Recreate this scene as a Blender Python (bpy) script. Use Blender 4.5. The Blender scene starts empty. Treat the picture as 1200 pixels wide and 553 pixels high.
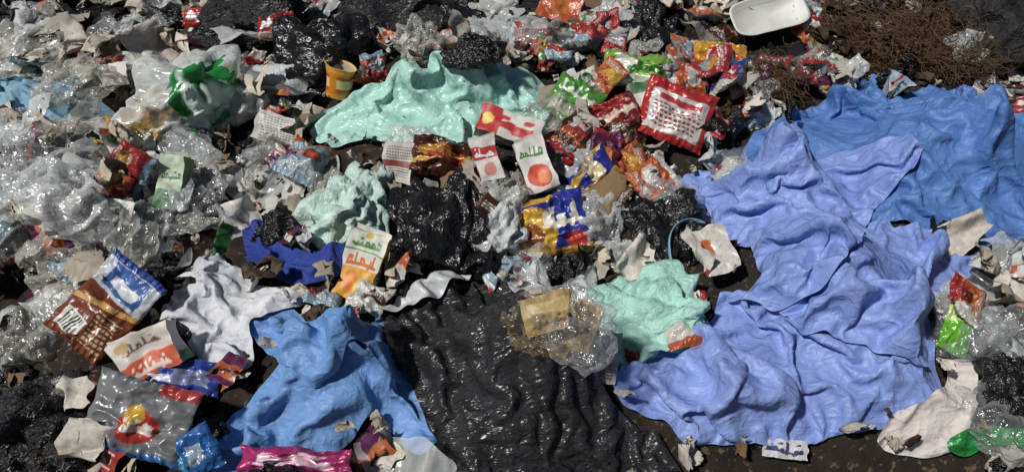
import bpy, bmesh, math, time
import numpy as np
from mathutils import Vector, Matrix, Euler, geometry
T0=time.time()
sc=bpy.context.scene
R=np.random.RandomState(11)
# ------------------------------------------------------------------ utils
def lin(h):
    if isinstance(h,str):
        h=h.lstrip('#'); c=[int(h[i:i+2],16)/255 for i in (0,2,4)]
    else: c=h
    return tuple(((x/12.92) if x<=0.04045 else ((x+0.055)/1.055)**2.4) for x in c)
def hsh(ix,iy,iz,seed):
    n=(ix*73856093)^(iy*19349663)^(iz*83492791)^(seed*2654435761&0x7fffffff)
    n&=0xffffffff; n=((n^(n>>13))*1274126177)&0xffffffff; n^=(n>>16); n=(n*668265263)&0xffffffff; n^=(n>>15)
    return (n&0xffff)/32767.5-1.0
def vn(p,seed=0):
    i=np.floor(p).astype(np.int64); f=p-i; f=f*f*(3-2*f)
    r=0
    for dx in (0,1):
        for dy in (0,1):
            for dz in (0,1):
                w=(f[:,0] if dx else 1-f[:,0])*(f[:,1] if dy else 1-f[:,1])*(f[:,2] if dz else 1-f[:,2])
                r=r+w*hsh(i[:,0]+dx,i[:,1]+dy,i[:,2]+dz,seed)
    return r
def fbm(p,o=3,seed=0):
    r=0;a=1
    for k in range(o):
        r=r+a*vn(p*2**k+k*7.3,seed+k); a*=.5
    return r
def xy3(x,y,f=1.0):
    x=np.asarray(x,float).ravel(); y=np.asarray(y,float).ravel()
    return np.stack([x*f,y*f,np.zeros_like(x)+.37],1)
# ------------------------------------------------------------------ camera
CZ=1.70; TH=0.68; PIT=math.radians(45)
def ray(px,py):
    a=(px-600)/600*TH; b=(276.5-py)/600*TH
    return np.array([a, math.sin(PIT)+b*math.cos(PIT)*1.0, -math.cos(PIT)+b*math.sin(PIT)])
def Pz(px,py,z):
    r=ray(px,py); t=(CZ-z)/(-r[2]); return np.array([r[0]*t,r[1]*t,z]),t
# ------------------------------------------------------------------ heap height
MOUNDS=[]
def mound(px,py,rx,h,ry=None):
    c,t=Pz(px,py+0,0.12); s=t*TH/600
    MOUNDS.append((c[0],c[1],rx*s,(ry or rx)*s*1.35,h))
mound(960,345,105,.20,70); mound(860,460,70,.11,35); mound(900,235,60,.12,30); mound(1040,215,45,.08); mound(620,450,85,.24,52); mound(390,450,65,.16,42)
mound(540,120,80,.17,36); mound(1110,190,80,.17,40); mound(75,130,60,.07); mound(1030,430,50,.08,30)
mound(110,240,120,.07,60); mound(260,360,60,.06); mound(300,60,160,.08,50); mound(800,40,160,.08,50)
GX0,GX1,GY0,GY1=-4.2,4.2,-0.4,6.4; GS=0.02
gx=np.arange(GX0,GX1+1e-6,GS); gy=np.arange(GY0,GY1+1e-6,GS)
XX,YY=np.meshgrid(gx,gy,indexing='ij')
def Hraw(x,y):
    p=xy3(x,y)
    h=0.13+0.06*fbm(p*2.2,2,3)+0.03*fbm(p*6,2,5)+0.010*fbm(p*22,2,9)
    h=h+0.05*np.clip((p[:,1]-1.5)/2,0,1.2)
    for cx,cy,rx,ry,hh in MOUNDS:
        h=h+hh*np.exp(-((p[:,0]-cx)/rx)**2-((p[:,1]-cy)/ry)**2)
    e=np.minimum(np.minimum((p[:,0]+4.0)/.7,(4.0-p[:,0])/.7),(6.2-p[:,1])/.8)
    fr=(p[:,1]-0.62-0.12*np.sin(p[:,0]*2.1))/.30
    bare=1-np.exp(-(((p[:,0]-.66)/.38)**2+((p[:,1]-.78)/.13)**2))*.9
    e=np.clip(np.minimum(e,fr),0,1); e=e*e*(3-2*e)
    return h*e*bare+ -0.03*(1-e)
HG=Hraw(XX,YY).reshape(XX.shape); HEAPG=HG.copy()
def H(x,y):
    x=np.asarray(x,float); y=np.asarray(y,float)
    u=np.clip((x-GX0)/GS,0,len(gx)-1.001); v=np.clip((y-GY0)/GS,0,len(gy)-1.001)
    i=u.astype(int); j=v.astype(int); a=u-i; b=v-j
    return HG[i,j]*(1-a)*(1-b)+HG[i+1,j]*a*(1-b)+HG[i,j+1]*(1-a)*b+HG[i+1,j+1]*a*b
def stamp(X):
    i=np.clip(np.round((X[:,0]-GX0)/GS).astype(int),0,len(gx)-1); j=np.clip(np.round((X[:,1]-GY0)/GS).astype(int),0,len(gy)-1)
    np.maximum.at(HG,(i,j),X[:,2])
def P(px,py,lift=0.0):
    r=ray(px,py); t=np.linspace(1.2,6.5,700); z=CZ+r[2]*t; h=H(r[0]*t,r[1]*t)+lift
    k=np.argmax(z<h); c=np.array([r[0]*t[k],r[1]*t[k],z[k]]); return c,t[k]*TH/600
# ------------------------------------------------------------------ materials
def newmat(name):
    m=bpy.data.materials.new(name); m.use_nodes=True; nt=m.node_tree; nt.nodes.clear()
    out=nt.nodes.new('ShaderNodeOutputMaterial'); b=nt.nodes.new('ShaderNodeBsdfPrincipled')
    nt.links.new(b.outputs[0],out.inputs[0]); return m,nt,b,out
def N(nt,t,**k):
    n=nt.nodes.new(t)
    for a,v in k.items():
        if a in n.inputs.keys(): n.inputs[a].default_value=v
        else: setattr(n,a,v)
    return n
def coords(nt,scale=(1,1,1)):
    tc=N(nt,'ShaderNodeTexCoord'); return tc.outputs['Object']
def ramp(nt,src,a,b,c0=(0,0,0,1),c1=(1,1,1,1)):
    r=N(nt,'ShaderNodeValToRGB'); r.color_ramp.elements[0].position=a; r.color_ramp.elements[1].position=b
    r.color_ramp.elements[0].color=c0; r.color_ramp.elements[1].color=c1
    nt.links.new(src,r.inputs[0]); return r.outputs[0]
def mix(nt,f,a,b,bt='MIX'):
    m=N(nt,'ShaderNodeMix',data_type='RGBA',blend_type=bt)
    for idx,v in ((0,f),(6,a),(7,b)):
        if isinstance(v,(int,float)): m.inputs[idx].default_value=v
        elif isinstance(v,tuple): m.inputs[idx].default_value=(v+(1,))[:4]
        else: nt.links.new(v,m.inputs[idx])
    return m.outputs[2]
def ridge(nt,co,layers,strength,dist,ang=0,stretch=1.0):
    mp=N(nt,'ShaderNodeMapping'); mp.inputs['Rotation'].default_value=(0,0,math.radians(ang)); mp.inputs['Scale'].default_value=(1,stretch,1)
    nt.links.new(co,mp.inputs[0]); acc=None
    for sc_,amp in layers:
        nz=N(nt,'ShaderNodeTexNoise',Scale=sc_,Detail=1.0,Distortion=.6); nt.links.new(mp.outputs[0],nz.inputs['Vector'])
        a=N(nt,'ShaderNodeMath',operation='SUBTRACT'); nt.links.new(nz.outputs[0],a.inputs[0]); a.inputs[1].default_value=.5
        b=N(nt,'ShaderNodeMath',operation='ABSOLUTE'); nt.links.new(a.outputs[0],b.inputs[0])
        c=N(nt,'ShaderNodeMath',operation='MULTIPLY_ADD'); nt.links.new(b.outputs[0],c.inputs[0]); c.inputs[1].default_value=-amp
        if acc is not None: nt.links.new(acc,c.inputs[2])
        else: c.inputs[2].default_value=.5
        acc=c.outputs[0]
    bp=N(nt,'ShaderNodeBump',Strength=strength,Distance=dist); nt.links.new(acc,bp.inputs['Height']); return bp.outputs[0]
def grime(nt,co,col,scale=6,lo=.55,hi=.8,c='#5a4630',amt=.5,detail=4.0):
    nz=N(nt,'ShaderNodeTexNoise',Scale=scale,Detail=detail,Roughness=.65); nt.links.new(co,nz.inputs['Vector'])
    f=ramp(nt,nz.outputs[0],lo,hi,(0,0,0,1),(amt,amt,amt,1))
    return mix(nt,f,col,lin(c))
def m_fabric(name,col,col2=None,dirt=.35,spots=None,rough=.75,ang=0,st=.65):
    m,nt,b,o=newmat(name); co=coords(nt)
    nz=N(nt,'ShaderNodeTexNoise',Scale=3.0,Detail=3.0); nt.links.new(co,nz.inputs['Vector'])
    c=mix(nt,ramp(nt,nz.outputs[0],.35,.7),lin(col),lin(col2 or col))
    c=grime(nt,co,c,5,.56,.8,'#4b4436',dirt)
    if spots:
        v=N(nt,'ShaderNodeTexVoronoi',Scale=30.0); nt.links.new(co,v.inputs['Vector'])
        n2=N(nt,'ShaderNodeTexNoise',Scale=5.0,Detail=2.0); nt.links.new(co,n2.inputs['Vector'])
        f1=ramp(nt,v.outputs['Distance'],.08,.15,(1,1,1,1),(0,0,0,1)); f2=ramp(nt,n2.outputs[0],.50,.56)
        ff=mix(nt,1.0,f1,f2,'MULTIPLY'); c=mix(nt,ff,c,lin(spots))
    nt.links.new(c,b.inputs['Base Color']); b.inputs['Roughness'].default_value=rough
    b.inputs['Specular IOR Level'].default_value=.4
    nt.links.new(ridge(nt,co,[(5,1.0),(13,.5),(30,.22)],st,.05,ang,1.6),b.inputs['Normal']); return m
def m_bag(name,col,rough=.38,st=.7,dirt=.25,sc_=8,stretch=2.2,ang=30,third=.12):
    m,nt,b,o=newmat(name); co=coords(nt)
    nt.links.new(grime(nt,co,lin(col)+(1,),7,.55,.85,'#4a4238',dirt),b.inputs['Base Color'])
    b.inputs['Roughness'].default_value=rough
    nt.links.new(ridge(nt,co,[(sc_,1.0),(sc_*2.6,.4),(sc_*7,third)],st,.05,ang,stretch),b.inputs['Normal']); return m
def m_film(name,tint=(.85,.87,.88),base=.1,edge=.6,rough=.15,sc_=4,st=.4,gloss=.05):
    m,nt,b,o=newmat(name); co=coords(nt)
    n=ridge(nt,co,[(sc_,1.0),(sc_*2.7,.3)],st,.06,20,1.7)
    b.inputs['Base Color'].default_value=tint+(1,); b.inputs['Roughness'].default_value=rough+.12; b.inputs['Specular IOR Level'].default_value=.5
    nt.links.new(n,b.inputs['Normal'])
    tr=N(nt,'ShaderNodeBsdfTransparent'); tr.inputs[0].default_value=tuple(.78+.22*x for x in tint)+(1,)
    lw=N(nt,'ShaderNodeLayerWeight',Blend=.35)
    f=N(nt,'ShaderNodeMapRange'); nt.links.new(lw.outputs['Facing'],f.inputs[0]); f.inputs[1].default_value=.05; f.inputs[3].default_value=base; f.inputs[4].default_value=edge
    ms=N(nt,'ShaderNodeMixShader'); nt.links.new(f.outputs[0],ms.inputs[0]); nt.links.new(tr.outputs[0],ms.inputs[1]); nt.links.new(b.outputs[0],ms.inputs[2])
    gl=N(nt,'ShaderNodeBsdfGlossy',Roughness=rough); gl.inputs[0].default_value=(gloss,gloss,gloss,1); nt.links.new(n,gl.inputs['Normal'])
    ad=N(nt,'ShaderNodeAddShader'); nt.links.new(ms.outputs[0],ad.inputs[0]); nt.links.new(gl.outputs[0],ad.inputs[1])
    nt.links.new(ad.outputs[0],o.inputs[0]); return m
def m_print(name,rough=.3,st=.25,dirt=.35,sc_=14,metal=0):
    m,nt,b,o=newmat(name); co=coords(nt)
    a=N(nt,'ShaderNodeVertexColor',layer_name='Col')
    c=grime(nt,co,a.outputs[0],14,.5,.75,'#4a3b28',dirt)
    nt.links.new(c,b.inputs['Base Color']); b.inputs['Roughness'].default_value=rough; b.inputs['Metallic'].default_value=metal
    if st: nt.links.new(ridge(nt,co,[(sc_,1.0),(sc_*3,.4)],st,.03),b.inputs['Normal'])
    return m
def m_paper(name,col,dirt=.6,rough=.85,dc='#6b5232',lo=.55,hi=1.05,gs=9,bump=None):
    m,nt,b,o=newmat(name); co=coords(nt)
    oi=N(nt,'ShaderNodeObjectInfo'); hv=N(nt,'ShaderNodeHueSaturation'); hv.inputs['Color'].default_value=lin(col)+(1,)
    mr=N(nt,'ShaderNodeMapRange'); nt.links.new(oi.outputs['Random'],mr.inputs[0]); mr.inputs[3].default_value=lo; mr.inputs[4].default_value=hi
    nt.links.new(mr.outputs[0],hv.inputs['Value'])
    c=grime(nt,co,hv.outputs[0],gs,.42,.75,dc,dirt); nt.links.new(c,b.inputs['Base Color']); b.inputs['Roughness'].default_value=rough
    if bump: nt.links.new(ridge(nt,co,bump,.5,.03),b.inputs['Normal'])
    return m
def m_ground(name,c1,c2,c3,sc_=1):
    m,nt,b,o=newmat(name); co=coords(nt)
    a=N(nt,'ShaderNodeTexNoise',Scale=9.0*sc_,Detail=8.0,Roughness=.7); nt.links.new(co,a.inputs['Vector'])
    n2=N(nt,'ShaderNodeTexNoise',Scale=55.0*sc_,Detail=3.0); nt.links.new(co,n2.inputs['Vector'])
    c=mix(nt,ramp(nt,a.outputs[0],.4,.65),lin(c1),lin(c2)); c=mix(nt,ramp(nt,n2.outputs[0],.60,.66),c,lin(c3))
    nt.links.new(c,b.inputs['Base Color']); b.inputs['Roughness'].default_value=.9
    bp=N(nt,'ShaderNodeBump',Strength=.8,Distance=.03); nt.links.new(a.outputs[0],bp.inputs['Height']); nt.links.new(bp.outputs[0],b.inputs['Normal']); return m
M={}
M['gown']=m_fabric('gown_cloth','#758bc6','#8499d2',.2,None,.5,35)
M['gown2']=m_fabric('gown_cloth_blue','#6089be','#7097cc',.3,None,.55,60)
M['drape']=m_fabric('drape_cloth','#4c70ac','#587eba',.3,None,.55,20)
M['sky']=m_fabric('pale_blue_cloth','#7499ae','#88aec2',.4)
M['mint']=m_fabric('mint_cloth','#93beb4','#acd4ca',.25,'#22383e',.36)
M['mint2']=m_fabric('mint_cloth_pale','#9ac8ba','#aed8cc',.2,None,.5,0,.45)
M['palemint']=m_fabric('pale_mint_film','#a8c4ba','#c6dad2',.25,None,.3,0,.35)
M['navy']=m_fabric('navy_cloth','#223482','#2a4490',.3)
M['tissue']=m_fabric('tissue','#bcbec6','#d6d8dc',.25)
M['towel']=m_fabric('towel','#c4bcb8','#d4ccc8',.35)
M['black']=m_bag('black_film',(.18,.18,.19),.31,.9,.08,5,2.6,115,.22)
M['blackgl']=m_bag('black_film_glossy',(.09,.09,.10),.27,.5,.06,5,1.5)
M['green']=m_bag('green_film','#1f7a36',.35,.5)
M['yellow']=m_bag('yellow_film','#a8842a',.3,.4,.3,5)
M['amber']=m_film('amber_film',lin('#c8b488'),.05,.4,.25,4,.3,.02)
M['clear']=m_film('clear_film',(.62,.64,.65),.08,.55,.2)
M['clear2']=m_film('dusty_film',(.56,.54,.49),.15,.62,.28)
M['milky']=m_film('milky_film',(.69,.72,.71),.34,.85,.27,4,.32)
M['whitebag']=m_bag('white_film','#bcc0c1',.42,.35,.3,5)
M['print']=m_print('printed_film',.32,.3,.3)
M['bagprint']=m_print('carrier_bag_ink',.3,.2,.1,5)
M['foil']=m_print('printed_foil',.3,.3,.3,10,.12)
M['wrapsmall']=m_print('printed_scrap',.35,0,.5)
M['card']=m_print('printed_card',.5,.06,.4,16)
M['paper']=m_paper('paper_scrap','#cec8be',.5)
M['paper2']=m_paper('tissue_scrap','#c2b9a8',.55)
M['brown']=m_paper('organic_scrap','#42301c',.6,.7,'#20140a')
M['kraft']=m_paper('kraft_scrap','#80684a',.5)
M['foam']=m_paper('foam','#d0d0cc',.2,.5,'#6b5232',.9,1.0)
M['plas_y']=m_paper('plastic_yellow','#c8921c',.3,.35); M['plas_r']=m_paper('plastic_red','#a01818',.3,.3)
M['fiber']=m_paper('fiber','#5e4832',.4,.8,'#2a1c10',.9,1.0); M['dark']=m_bag('dark_cloth',(.10,.09,.09),.7,.6,.4)
M['heap']=m_ground('heap_soil','#2a2018','#14100c','#5b4c3a'); M['ground']=m_ground('dirt_ground','#3a3430','#2c2825','#4e4842')
# ------------------------------------------------------------------ mesh helpers
def mk(name,V,F,mat,cols=None,parent=None,loc=(0,0,0),rot=(0,0,0),smooth=True,sub=0,link=True):
    me=bpy.data.meshes.new(name)
    me.from_pydata([tuple(v) for v in np.asarray(V).tolist()],[],F.tolist() if isinstance(F,np.ndarray) else F)
    mats=mat if isinstance(mat,(list,tuple)) else [mat]
    for m in mats: me.materials.append(m)
    if cols is not None:
        a=me.color_attributes.new('Col','FLOAT_COLOR','POINT'); c=np.ones((len(V),4)); c[:,:3]=cols; a.data.foreach_set('color',c.ravel())
    me.polygons.foreach_set('use_smooth',[smooth]*len(me.polygons)); me.update()
    o=bpy.data.objects.new(name,me)
    if link: sc.collection.objects.link(o)
    o.location=loc; o.rotation_euler=rot
    if parent: o.parent=parent
    if sub:
        s=o.modifiers.new('s','SUBSURF'); s.levels=sub; s.render_levels=sub
    return o
def empty(name):
    e=bpy.data.objects.new(name,None); sc.collection.objects.link(e); return e
def gridF(nx,ny,off=0):
    i,j=np.meshgrid(np.arange(nx-1),np.arange(ny-1),indexing='ij'); a=(i*ny+j).ravel()+off
    return np.stack([a,a+ny,a+ny+1,a+1],1)
def catmull(pts,step):
    pts=np.array(pts,float); n=len(pts); out=[]
    for i in range(n):
        a,b,c,d=pts[i-1],pts[i],pts[(i+1)%n],pts[(i+2)%n]; k=max(1,int(round(np.linalg.norm(c-b)/step)))
        for t in np.arange(k)/k:
            out.append(.5*((2*b)+(c-a)*t+(2*a-5*b+4*c-d)*t*t+(3*b-a-3*c+d)*t**3)*.6+.4*(b+(c-b)*t))
    return np.array(out)
def inpoly(x,y,poly):
    c=np.zeros(x.shape,bool); n=len(poly); j=n-1
    for i in range(n):
        xi,yi=poly[i];xj,yj=poly[j]
        if yi!=yj:
            c^=((yi>y)!=(yj>y))&(x<(xj-xi)*(y-yi)/(yj-yi)+xi)
        j=i
    return c
def dpoly(x,y,poly):
    d=np.full(x.shape,9.)
    for i in range(len(poly)):
        a=poly[i-1];b=poly[i];ab=b-a;L=ab@ab+1e-12
        t=np.clip(((x-a[0])*ab[0]+(y-a[1])*ab[1])/L,0,1)
        d=np.minimum(d,np.hypot(x-a[0]-t*ab[0],y-a[1]-t*ab[1]))
    return d
# ------------------------------------------------------------------ cloth relaxer (position based)
def relax(X,Ftri,g,floor,steps,its,pinw,grav,bend):
    E=np.concatenate([Ftri[:,[0,1]],Ftri[:,[1,2]],Ftri[:,[2,0]]]); op=np.concatenate([Ftri[:,2],Ftri[:,0],Ftri[:,1]])
    key=np.sort(E,1); kk=key[:,0].astype(np.int64)*len(X)+key[:,1]
    o=np.argsort(kk,kind='stable'); kk=kk[o]; key=key[o]; op=op[o]
    first=np.r_[True,kk[1:]!=kk[:-1]]; ed=key[first]
    dup=np.where(kk[1:]==kk[:-1])[0]; bd=np.stack([op[dup],op[dup+1]],1)
    A=np.concatenate([ed,bd]); W=np.concatenate([np.ones(len(ed)),np.full(len(bd),bend)])
    d0=X[A[:,0]]-X[A[:,1]]; L=g(X[A[:,0]],X[A[:,1]],d0)
    i0,i1=A[:,0],A[:,1]; n=len(X)
    cnt=np.bincount(i0,W,n)+np.bincount(i1,W,n)
    V=np.zeros_like(X); X0=X.copy()
    for s in range(steps):
        Xp=X.copy(); V*=.9; V[:,2]-=grav; X=X+V
        for k in range(its):
            d=X[i0]-X[i1]; l=np.sqrt((d*d).sum(1))+1e-9
            c=(W*(L-l)/l*.5)[:,None]*d
            D=np.stack([np.bincount(i0,c[:,q],n)-np.bincount(i1,c[:,q],n) for q in range(3)],1)
            X=X+D*(2.2/cnt)[:,None]
            if pinw is not None: X[:,:2]+=(X0[:,:2]-X[:,:2])*pinw[:,None]
        fz=floor(X[:,0],X[:,1]); X[:,2]=np.maximum(X[:,2],fz)
        V=X-Xp; sp=np.sqrt((V*V).sum(1)); V*=np.minimum(1,.012/(sp+1e-9))[:,None]
    return X
POLYS=[]
def drape(name,px,mat,spacing=.014,ang=0,g1=.5,g2=.12,fold=.03,ff=6,off=.02,seed=0,lift=0,bend=.08,steps=40,puff=0,clear=.03,grav=.0005,excl=True,parent=None,tw=.7,f3=.45,fine=.003):
    B=np.array([P(a,b,lift)[0][:2] for a,b in px]); B=catmull(B,spacing)
    nb=xy3(B[:,0],B[:,1]); B=B+.014*np.stack([vn(nb*14,seed+1),vn(nb*14,seed+2)],1)
    if excl: POLYS.append((B[::3],clear))
    x0,y0=B.min(0);x1,y1=B.max(0)
    ys=np.arange(y0,y1,spacing*.87); pts=[]
    for k,y in enumerate(ys):
        xs=np.arange(x0+(k%2)*spacing*.5,x1,spacing); pts.append(np.stack([xs,np.full(len(xs),y)],1))
    pts=np.concatenate(pts); pts=pts+np.random.RandomState(seed).uniform(-.15,.15,pts.shape)*spacing
    k=inpoly(pts[:,0],pts[:,1],B); pts=pts[k]; db=dpoly(pts[:,0],pts[:,1],B); pts=pts[db>spacing*.55]
    allp=np.concatenate([B,pts]); nB=len(B)
    r=geometry.delaunay_2d_cdt([Vector(p) for p in allp.tolist()],[(i,(i+1)%nB) for i in range(nB)],[],1,1e-6)
    V2=np.array([v[:] for v in r[0]]); F=np.array([f for f in r[2] if len(f)==3],int)
    d=dpoly(V2[:,0],V2[:,1],B)
    p=xy3(V2[:,0],V2[:,1])
    w=np.stack([vn(p*3,seed+8),vn(p*3,seed+9)],1)*.14
    ca0,sa0=math.cos(math.radians(ang)),math.sin(math.radians(ang))
    sx=(V2[:,0]+w[:,0])*ca0+(V2[:,1]+w[:,1])*sa0; sy=-(V2[:,0]+w[:,0])*sa0+(V2[:,1]+w[:,1])*ca0
    n1=vn(np.stack([sx*ff,sy*ff*.28,p[:,2]],1),seed+11); rid=np.clip(1-np.abs(n1)*1.8,0,1)
    n2=vn(np.stack([sx*ff*1.9+3,sy*ff*.8,p[:,2]],1),seed+12); rid2=np.clip(1-np.abs(n2)*1.9,0,1)
    n3=vn(np.stack([sx*ff*3.5+3,sy*ff*2.5,p[:,2]],1),seed+13); rid3=np.clip(1-np.abs(n3)*2,0,1)
    am=np.clip(.6+.8*vn(p*2.6,seed+17),.12,1.4)*np.clip(.35+d/.10,0,1)
    z=H(V2[:,0],V2[:,1])+off+am*(fold*1.9*rid+fold*1.0*rid2+fold*f3*rid3)+puff*np.clip(d/.15,0,1)**.6
    z+=fine*vn(p*60,seed+14)
    X=np.column_stack([V2,z])
    def g(a,b,d0):
        m=(a+b)*.5; q=xy3(m[:,0],m[:,1]); t=math.radians(ang)+tw*vn(q*2.2,seed+5); ac=np.clip(.6+.8*vn(q*3.1,seed+20),.08,1.3)
        ca,sa=np.cos(t),np.sin(t); u=d0[:,0]*ca+d0[:,1]*sa; v=-d0[:,0]*sa+d0[:,1]*ca
        return np.sqrt((u*(1+g1*ac))**2+(v*(1+g2*ac))**2+d0[:,2]**2)
    pin=np.where(d<spacing*.5,.3,.0)
    Hs=lambda x,y:H(x,y)+.008
    X=relax(X,F,g,Hs,steps,10,pin,grav,bend)
    o=mk(name,X,F,mat,sub=1,parent=parent); stamp(X); return o
# --------- crumpled bag library
def ico(sub):
    bm=bmesh.new(); bmesh.ops.create_icosphere(bm,subdivisions=sub,radius=1.0)
    V=np.array([v.co[:] for v in bm.verts]); F=np.array([[v.index for v in f.verts] for f in bm.faces]); bm.free(); return V,F
IV,IF=ico(5); IV3,IF3=ico(3)
BAGS=[]; BAGX=[]
def bagmesh(seed,sx,sy,sz,grow,knot):
    V,F=IV,IF; rs=np.random.RandomState(seed)
    r=1+.28*fbm(V*1.3+seed,2,seed)
    X=V*r[:,None]*np.array([sx,sy,sz]); X[:,2]=np.maximum(X[:,2],-sz*.55)+sz*.55
    ax=np.array([rs.uniform(-.5,.5),rs.uniform(-.6,.1),1.0]); ax/=np.linalg.norm(ax)
    c=V@ax; T=V-np.outer(c,ax); tn=T/(np.linalg.norm(T,axis=1)[:,None]+1e-6)
    q=tn*2.6+np.outer(c*.7,[1,1,1]); pl=np.clip(1-np.abs(vn(q,seed+7))*2.2,0,1)
    q2=tn*5.5+np.outer(c*1.5,[1,1,1]); pl2=np.clip(1-np.abs(vn(q2,seed+9))*2.2,0,1)
    big=np.clip(1-np.abs(vn(V*2.6,seed+8))*2,0,1)
    X=X*(1+.16*pl*(1-c**8)+.07*pl2+.13*big)[:,None]
    if knot:
        k=np.clip((c-.86)/.14,0,1); X=X+np.outer(k**1.5*.16,ax)
        X[:,:]-= (T*np.array([sx,sy,sz]))*(np.sin(k*math.pi)*.5)[:,None]
    def g(a,b,d0):
        m=(a+b)*.5; return np.sqrt((d0*d0).sum(1))*(1+grow*np.clip(.6+1.0*vn(m*3.5,seed+3),.0,1.5))
    X=X+.006*np.stack([vn(V*9,seed+4),vn(V*9,seed+5),vn(V*9,seed+6)],1)
    X=relax(X,F,g,lambda x,y:0*x,22,10,np.full(len(X),.01),.0003,.35)
    mn,mx=X.min(0),X.max(0); X=(X-(mn+mx)/2*np.array([1,1,0])-np.array([0,0,mn[2]]))/(mx-mn); BAGX.append(X)
    return mk('bag_shape',X,F,M['black'],link=False).data
for k,(sx,sy,sz,g,kn) in enumerate([(.5,.42,.36,.16,1),(.5,.36,.3,.25,0),(.5,.48,.32,.2,1),(.5,.34,.3,.28,0),(.5,.5,.4,.22,1),(.5,.4,.3,.3,0)]):
    BAGS.append(bagmesh(31+k*7,sx,sy,sz,g,kn))
print('bags',round(time.time()-T0,1))
bagmats={}
def bagdata(i,mat):
    k=(i,mat.name)
    if k not in bagmats:
        me=BAGS[i].copy(); me.materials.clear(); me.materials.append(mat); bagmats[k]=me
    return bagmats[k]
BAGEX=[]
def obj(name,me,loc,rot,scale,parent=None):
    o=bpy.data.objects.new(name,me); sc.collection.objects.link(o); o.location=loc; o.rotation_euler=rot
    o.scale=scale if hasattr(scale,'__len__') else (scale,)*3
    if parent: o.parent=parent
    return o
def bag(name,px,py,w,h,mat,var=0,yaw=0,lift=-.02,hz=None,ex=.8,data=None):
    c,s=P(px,py+h*.15); W=w*s; hz=hz or min(w,h)*s*.72
    dv=np.array([c[0],c[1],CZ-c[2]]); el=math.atan2(dv[2],math.hypot(dv[0],dv[1]))
    D=max((h*s-hz*math.cos(el)*.7)/math.sin(el),W*.5)
    o=obj(name,data or bagdata(var%len(BAGS),mat),(c[0],c[1],c[2]+lift),(0,0,0),(W,D,hz))
    a=math.radians(yaw)
    ca,sa=abs(math.cos(a)),abs(math.sin(a)); o.scale=(W*ca+D*sa,D*ca+W*sa,hz); o.rotation_euler=(math.radians(R.uniform(-6,6)),math.radians(R.uniform(-6,6)),a)
    BAGEX.append((c[0],c[1],W*.5*ex,D*.5*ex))
    return o
# --------- painting
def strokes(seed,n):
    r=np.random.RandomState(seed); segs=[]; x=0.
    for k in range(n):
        t=r.randint(5); w=1./n
        if t==0: segs.append([(x+w*.3,.15),(x+w*.3,.95)])
        elif t==1: segs.append([(x+w*.2,.2),(x+w*.2,.55),(x+w*.5,.55),(x+w*.8,.2)])
        elif t==2: segs.append([(x+w*.2,.2),(x+w*.3,.7),(x+w*.8,.6),(x+w*.7,.2)])
        elif t==3: segs.append([(x+w*.3,.2),(x+w*.6,0.0),(x+w*.8,.2),(x+w*.8,.45)])
        else: segs.append([(x+w*.2,.85),(x+w*.35,.9)]); segs.append([(x+w*.1,.2),(x+w*.5,.45),(x+w*.8,.2)])
        x+=w
    segs.append([(0,.2),(.96,.2)]); return segs
def txtmask(u,v,cx,cy,w,h,seed,n=6,th=.09):
    a=(u-cx)/w+.5; b=(v-cy)/h+.5; m=np.zeros(u.shape,bool); asp=w/h
    for s in strokes(seed,n):
        for p,q in zip(s[:-1],s[1:]):
            px,py=p[0]*asp,p[1]; qx,qy=q[0]*asp,q[1]; dx,dy=qx-px,qy-py; L=dx*dx+dy*dy+1e-9
            t=np.clip(((a*asp-px)*dx+(b-py)*dy)/L,0,1); m|=np.hypot(a*asp-px-t*dx,b-py-t*dy)<th
    return m
def paint(spec,u,v):
    c=np.zeros(u.shape+(3,))
    for op in spec:
        k=op[0]
        if k=='bg': c[:]=lin(op[1]); continue
        if k=='rect': m=(u>=op[1])&(v>=op[2])&(u<=op[3])&(v<=op[4]); col=op[5]
        elif k=='ell': m=((u-op[1])/op[3])**2+((v-op[2])/op[4])**2<1; col=op[5]
        elif k=='txt': m=txtmask(u,v,op[1],op[2],op[3],op[4],op[6],op[7] if len(op)>7 else 6,op[8] if len(op)>8 else .09); col=op[5]
        elif k=='diag': m=(v>op[1]+op[2]*u)&(v<op[3]+op[4]*u); col=op[5]
        elif k=='lines': m=(u>=op[1])&(v>=op[2])&(u<=op[3])&(v<=op[4])&((np.floor(v*op[6])%2)==0)&(np.sin(u*90+np.floor(v*op[6])*7)>-.6); col=op[5]
        elif k=='bars': m=(u>=op[1])&(v>=op[2])&(u<=op[3])&(v<=op[4])&(np.sin(u*160)+np.sin(u*97)>0); col=op[5]
        c[m]=lin(col)
    return (c*.88+c.mean(-1,keepdims=True)*.12)*.85
def jit(V,amp,f,seed):
    return V+amp*np.stack([fbm(V*f+1.7,3,seed),fbm(V*f+5.1,3,seed+3),fbm(V*f+9.9,3,seed+6)],1)
def facet(V,ext,amp,n,seed):
    r=np.random.RandomState(seed); z=0
    for k in range(n):
        a=r.uniform(0,math.pi*2); fr=r.uniform(.6,2.6)/ext; t=(V[:,0]*math.cos(a)+V[:,1]*math.sin(a))*fr+r.rand()
        z=z+amp*ext*r.uniform(.4,1)*np.abs((t%1)*2-1)/fr/ext*.9
    V=V.copy(); V[:,2]+=z-z.mean(); return V
def fold(V,n,lo,hi,ext,seed,zb=.7):
    r=np.random.RandomState(seed)
    for k in range(n):
        nv=r.normal(size=3); nv[2]*=zb; nv/=np.linalg.norm(nv); d=r.uniform(lo,hi)*ext; s=V@nv-d; m=s>0
        V=V.copy(); V[m]-=np.outer(2*s[m],nv)*.97
        V-=V.mean(0)*.5
    return V
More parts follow.
